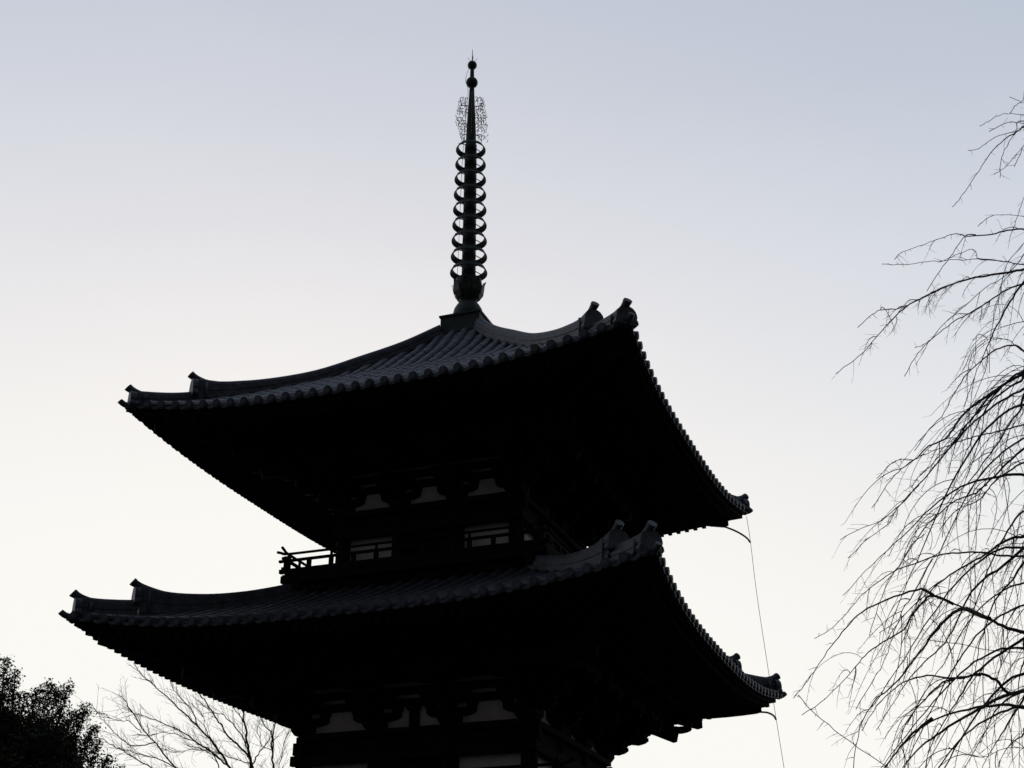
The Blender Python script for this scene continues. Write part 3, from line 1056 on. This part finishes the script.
arc_rnd = random.Random(44)
for j in range(10):                                       # more long arching limbs in the thick of the tree
    y0, lx, hh = 410 + 34 * j + arc_rnd.uniform(-8, 8), arc_rnd.uniform(80, 185), arc_rnd.uniform(110, 240)
    px_ = []
    for q in range(8):
        t = q / 7
        px_.append((1050 - (lx + 26) * t, y0 + hh * t ** 1.9 - 16 * math.sin(math.pi * min(1, t * 1.3)) + arc_rnd.uniform(-2, 2)))
    BR.append((px_, arc_rnd.uniform(1.3, 2.1), .7, .9, .3))
TD = 13.0
TX = at(1330, 600, TD).x
tz = ground_z(TX, CAMP.y + TD)
wc = thing('weeping_cherry_tree', 'bare weeping cherry tree with arching drooping twigs at the right edge', 'tree', (TX, CAMP.y + TD, tz))
def local(b, par):
    o = par.location
    b.v = [(x - o.x, y - o.y, z - o.z) for x, y, z in b.v]
    return b
tb = MB()
trk = [Vector((TX, CAMP.y + TD, tz - 0.1)), Vector((TX - 0.08, CAMP.y + TD + 0.05, tz + 1.4)), Vector((TX + 0.1, CAMP.y + TD - 0.05, tz + 3.2)), Vector((TX - 0.05, CAMP.y + TD + 0.08, tz + 5.4)), Vector((TX + 0.1, CAMP.y + TD, tz + 8.0)), Vector((TX + 0.05, CAMP.y + TD, tz + 10.4))]
trk = catmull(trk, 6)
tb.tube(trk, [0.30 * (1 - 0.72 * i / (len(trk) - 1)) + (0.12 * math.exp(-i * 0.8)) for i in range(len(trk))], 14)
local(tb, wc).build('trunk', BARK, wc)
rnd = random.Random(5)
for bi, (px, th, droop, dens, tl) in enumerate(BR):
    off = rnd.uniform(-1.6, 1.6)
    if tl >= 0.3 and 1.25 <= th < 2.2: th *= 1.45
    n = len(px)
    out_of_frame = px[0][0] > 1026
    P = [at(x, y, TD + off * (1.0 if not out_of_frame else 0.6 + 0.4 * i / n) + 0.5 * math.sin(i * 0.7 + bi)) for i, (x, y) in enumerate(px)]
    pxm = TD / F_PX * 1.06
    head = []
    if out_of_frame:
        s = P[0]
        zt_ = max(tz + 2.2, min(tz + 10.2, s.z - 0.35))
        k = min(range(len(trk)), key=lambda i: abs(trk[i].z - zt_))
        h0 = trk[k]
        mid = h0.lerp(s, 0.5) + Vector((0, 0, 0.35))
        head = [h0, mid]
    full = head + P
    pts = catmull(full, 4)
    m = len(pts)
    r0 = th * (0.58 if th < 1.5 else 0.68) * pxm
    hb = len(head) * 4
    rads = []
    for i in range(m):
        if i < hb: rads.append(r0 * (1 + 1.2 * (1 - i / hb)))
        else: rads.append(max(0.0036, r0 * (1 - 0.88 * ((i - hb) / (m - 1 - hb)) ** 0.7)))
    b = MB()
    jp = []
    for i, p in enumerate(pts):
        w = 0.0 if i < hb else 0.006
        jp.append(p + Vector((rnd.uniform(-w, w), rnd.uniform(-w, w), rnd.uniform(-w, w))))
    b.tube(jp, rads, 6)
    # short spurs all along, and long whips hanging from the denser branches
    acc = 0.0
    step = 0.15 / dens
    for i in range(max(1, hb - 2), m - 1):
        seg = jp[i + 1] - jp[i]
        ln = seg.length
        d = seg.normalized()
        while acc < ln:
            p = jp[i] + seg * (acc / ln)
            acc += step * rnd.uniform(0.4, 1.7)
            side = Vector((rnd.uniform(-1, 1), rnd.uniform(-1, 1), rnd.uniform(-0.8, 0.7)))
            side = (side - d * side.dot(d)).normalized()
            if tl > 0.2 and i < hb + 0.78 * (m - hb) and rnd.random() < 0.31 * dens * (1.0 if th > 1.2 else 0.6):
                down = Vector((rnd.uniform(-0.75, 0.05), rnd.uniform(-0.3, 0.3), -1))
                q, e = p.copy(), (d * rnd.uniform(0.5, 1.1) + side * 0.6 + Vector((0, 0, 0.15))).normalized()
                L_ = tl * rnd.uniform(1.0, 3.4) * (0.55 if tl < 0.28 else 1.0)
                n_ = 10
                W_ = [q.copy()]
                for j in range(n_):
                    e = (e + down * (0.24 if j > 0 else 0.1) + Vector((rnd.uniform(-.07, .07), rnd.uniform(-.07, .07), 0))).normalized()
                    q = q + e * L_ / n_
                    W_.append(q.copy())
                    if rnd.random() < 0.75:
                        sd_ = (e * 0.7 + Vector((rnd.uniform(-1, 1), rnd.uniform(-1, 1), rnd.uniform(-.4, .5)))).normalized()
                        twig(b, q, sd_, rnd.uniform(0.03, 0.12), 0.0020, rnd, 0.1, 3)
                rw = rnd.uniform(0.0034, 0.0050)
                b.tube(W_, [rw * (1 - 0.6 * j / n_) for j in range(n_ + 1)], 4, cap=False)
            else:
                dd = d * rnd.uniform(0.4, 1.0) + side * rnd.uniform(0.5, 1.0)
                twig(b, p, dd, tl * (0.2 + 0.75 * rnd.random() ** 1.6), rnd.uniform(0.0022, 0.0034), rnd, droop * rnd.uniform(0.1, 0.8), 4, 0.22)
        acc -= ln
    local(b, wc).build('branch', BARK, wc, fix=False)

# bare tree behind the pagoda
BD = 46.0
def Z6(l): return [(90 + x / 4.655, 660 + y / 4.655) for x, y in l]
bt_base = at(262, 768, BD)
bt_z = ground_z(bt_base.x, bt_base.y)
bt = thing('bare_tree', 'leafless tree with fanning fine branches beyond the lower left eave', 'tree', (bt_base.x + 1.0, bt_base.y, bt_z))
fork = Vector((bt_base.x + 0.3, bt_base.y, at(262, 870, BD).z))
tb = MB()
pts = catmull([bt.location + Vector((0, 0, -0.1)), bt.location.lerp(fork, 0.5) + Vector((0.2, 0, 0)), fork], 6)
tb.tube(pts, [0.30 - 0.10 * i / (len(pts) - 1) for i in range(len(pts))], 12)
local(tb, bt).build('trunk', BARK2, bt)
BB = [
    (Z6([(752, 700), (750, 490), (735, 400), (720, 300), (705, 230), (690, 150)]), 5.0),
    (Z6([(752, 640), (750, 480), (690, 400), (640, 350), (590, 275), (540, 200), (490, 140), (430, 90)]), 3.6),
    (Z6([(720, 640), (640, 490), (590, 410), (500, 310), (430, 240), (340, 160), (240, 70), (200, 20)]), 3.6),
    (Z6([(700, 660), (540, 600), (400, 500), (300, 390), (210, 270), (160, 190), (130, 160)]), 3.2),
    (Z6([(700, 700), (480, 620), (270, 495), (170, 440), (90, 390), (30, 360)]), 2.6),
    (Z6([(640, 490), (560, 430), (430, 340), (300, 280), (210, 250), (150, 230)]), 2.2),
    (Z6([(860, 720), (850, 490), (845, 400), (850, 340), (860, 280), (875, 200)]), 3.4),
    (Z6([(848, 430), (845, 345), (815, 310), (795, 265), (770, 220)]), 2.0),
    (Z6([(752, 490), (790, 430), (840, 360), (850, 330)]), 1.8),
    (Z6([(870, 640), (880, 490), (910, 370), (930, 320)]), 1.6),
    (Z6([(640, 600), (560, 430), (480, 380), (370, 340), (290, 350), (210, 350)]), 1.6),
    (Z6([(620, 470), (520, 420), (410, 430), (320, 410)]), 1.4),
    (Z6([(735, 420), (690, 330), (620, 260), (560, 240), (500, 190)]), 1.6),
    (Z6([(300, 390), (200, 400), (110, 340), (50, 270), (10, 220)]), 1.5),
    (Z6([(500, 310), (470, 230), (400, 160), (370, 110)]), 1.5),
    (Z6([(400, 500), (300, 460), (200, 430), (120, 410)]), 1.5),
    (Z6([(720, 300), (700, 260), (660, 210), (640, 170)]), 1.5),
    (Z6([(240, 340), (180, 290), (120, 280), (60, 250)]), 1.2),
    (Z6([(590, 410), (540, 330), (520, 260), (470, 200)]), 1.3),
    (Z6([(845, 420), (800, 400), (780, 330), (790, 280)]), 1.2),
    (Z6([(750, 480), (690, 470), (610, 440), (540, 420), (450, 400)]), 1.4),
]
rnd = random.Random(9)
for bi, (px, th) in enumerate(BB):
    off = rnd.uniform(-1.2, 1.2)
    P = [at(x, y, BD + off * (0.3 + 0.7 * i / len(px))) for i, (x, y) in enumerate(px)]
    if px[0][1] > 790: P = [fork.copy()] + P
    pts = catmull(P, 5)
    m = len(pts)
    pxm = BD / F_PX
    b = MB()
    rads = [max(0.010, th * 0.42 * pxm * (1 - 0.8 * i / (m - 1))) for i in range(m)]
    pts = [p + Vector((rnd.uniform(-.03, .03), rnd.uniform(-.03, .03), rnd.uniform(-.03, .03))) for p in pts]
    b.tube(pts, rads, 6)
    acc = 0
    for i in range(3, m - 1):
        seg = pts[i + 1] - pts[i]
        d = seg.normalized()
        while acc < seg.length:
            p = pts[i] + seg * (acc / seg.length)
            acc += 0.10 * rnd.uniform(0.5, 1.5)
            side = Vector((rnd.uniform(-1, 1), rnd.uniform(-1, 1), rnd.uniform(-.7, .9)))
            side = (side - d * side.dot(d)).normalized()
            twig(b, p, d * 1.1 + side * rnd.uniform(0.4, 0.9), rnd.uniform(0.25, 1.0), rnd.uniform(0.005, 0.009), rnd, -0.1, 5, 0.55)
        acc -= seg.length
    local(b, bt).build('branch', BARK2, bt, fix=False)

# dark evergreen at the lower left
ED = 40.0
ec = at(15, 768, ED)
ez = ground_z(ec.x, ec.y)
ev = thing('evergreen_tree', 'dense dark evergreen tree rising at the lower left corner', 'tree', (ec.x, ec.y, ez))
tips = [(-70, 630), (-40, 640), (-22, 632), (-8, 648), (4, 655), (15, 668), (24, 690), (36, 684), (48, 678), (57, 684), (67, 682), (74, 706), (84, 702), (92, 722), (98, 736), (108, 752), (118, 764), (30, 710), (0, 690), (62, 715)]
rnd = random.Random(21)
tb = MB()
tb.tube(catmull([ev.location + Vector((0, 0, -0.1)), ev.location + Vector((0.1, 0, 2.5)), ev.location + Vector((-0.1, 0.1, 5.5)), ev.location + Vector((0, 0, 9.0))], 5), [0.28 - 0.2 * i / 15 for i in range(16)], 12)
lv, lf = [], []
def leaf(p, s):
    d = Vector((rnd.gauss(0, 1), rnd.gauss(0, 1), rnd.gauss(0.2, 0.8))).normalized()
    w = d.orthogonal().normalized()
    w.rotate(Matrix.Rotation(rnd.uniform(0, 6.28), 3, d))
    o = len(lv)
    n_ = d.cross(w) * s * 0.12
    lv.extend([p - d * s, p + w * s * 0.36 + n_, p + d * s, p - w * s * 0.36 + n_])
    lf.append((o, o + 1, o + 2, o + 3))
for (x, y) in tips:
    dep = ED + rnd.uniform(-1.6, 1.6)
    tip = at(x, y + 9, dep)
    root = ev.location + Vector((0, 0, rnd.uniform(3.5, 6)))
    mid = root.lerp(tip, 0.55) + Vector((0, 0, -0.7))
    sp = catmull([root, mid, tip], 14)
    tb.tube(sp, [0.07 * (1 - 0.85 * i / (len(sp) - 1)) for i in range(len(sp))], 6)
    for i in range(4, len(sp)):
        t = i / (len(sp) - 1)
        rad = 0.10 + 0.9 * (1 - t) ** 0.9
        for c in range(3 if t > 0.85 else 6):
            an, el = rnd.uniform(0, 6.28), rnd.uniform(0.0, 1.5)
            e = sp[i] + Vector((math.cos(an), math.sin(an), el)).normalized() * rad * rnd.uniform(0.35, 1.1)
            tb.tube([sp[i], sp[i].lerp(e, 0.5) + Vector((0, 0, -0.04)), e], [0.012, 0.009, 0.006], 3, cap=False)
            nl = 44 if t > 0.82 else 170
            for q in range(nl):
                f = rnd.random() ** 0.6
                p = sp[i].lerp(e, 0.25 + 0.8 * f) + Vector((rnd.gauss(0, 1), rnd.gauss(0, 1), rnd.gauss(0, 1))) * 0.10
                leaf(p, rnd.uniform(0.036, 0.072))
# lower skirts of the crown
for q in range(48000):
    an, zz = rnd.uniform(0, 6.28), rnd.uniform(2.2, 9.5)
    rr = (2.9 - 0.32 * abs(zz - 4.5)) * math.sqrt(rnd.random())
    leaf(ev.location + Vector((math.cos(an) * rr + 0.25, math.sin(an) * rr, zz)), rnd.uniform(0.06, 0.12))
local(tb, ev).build('trunk', BARK2, ev, fix=False)
cb = MB()
cb.v = [tuple(p) for p in lv]
cb.f = lf
cb.s = [False] * len(lf)
local(cb, ev).build('crown', LEAF, ev, fix=False)
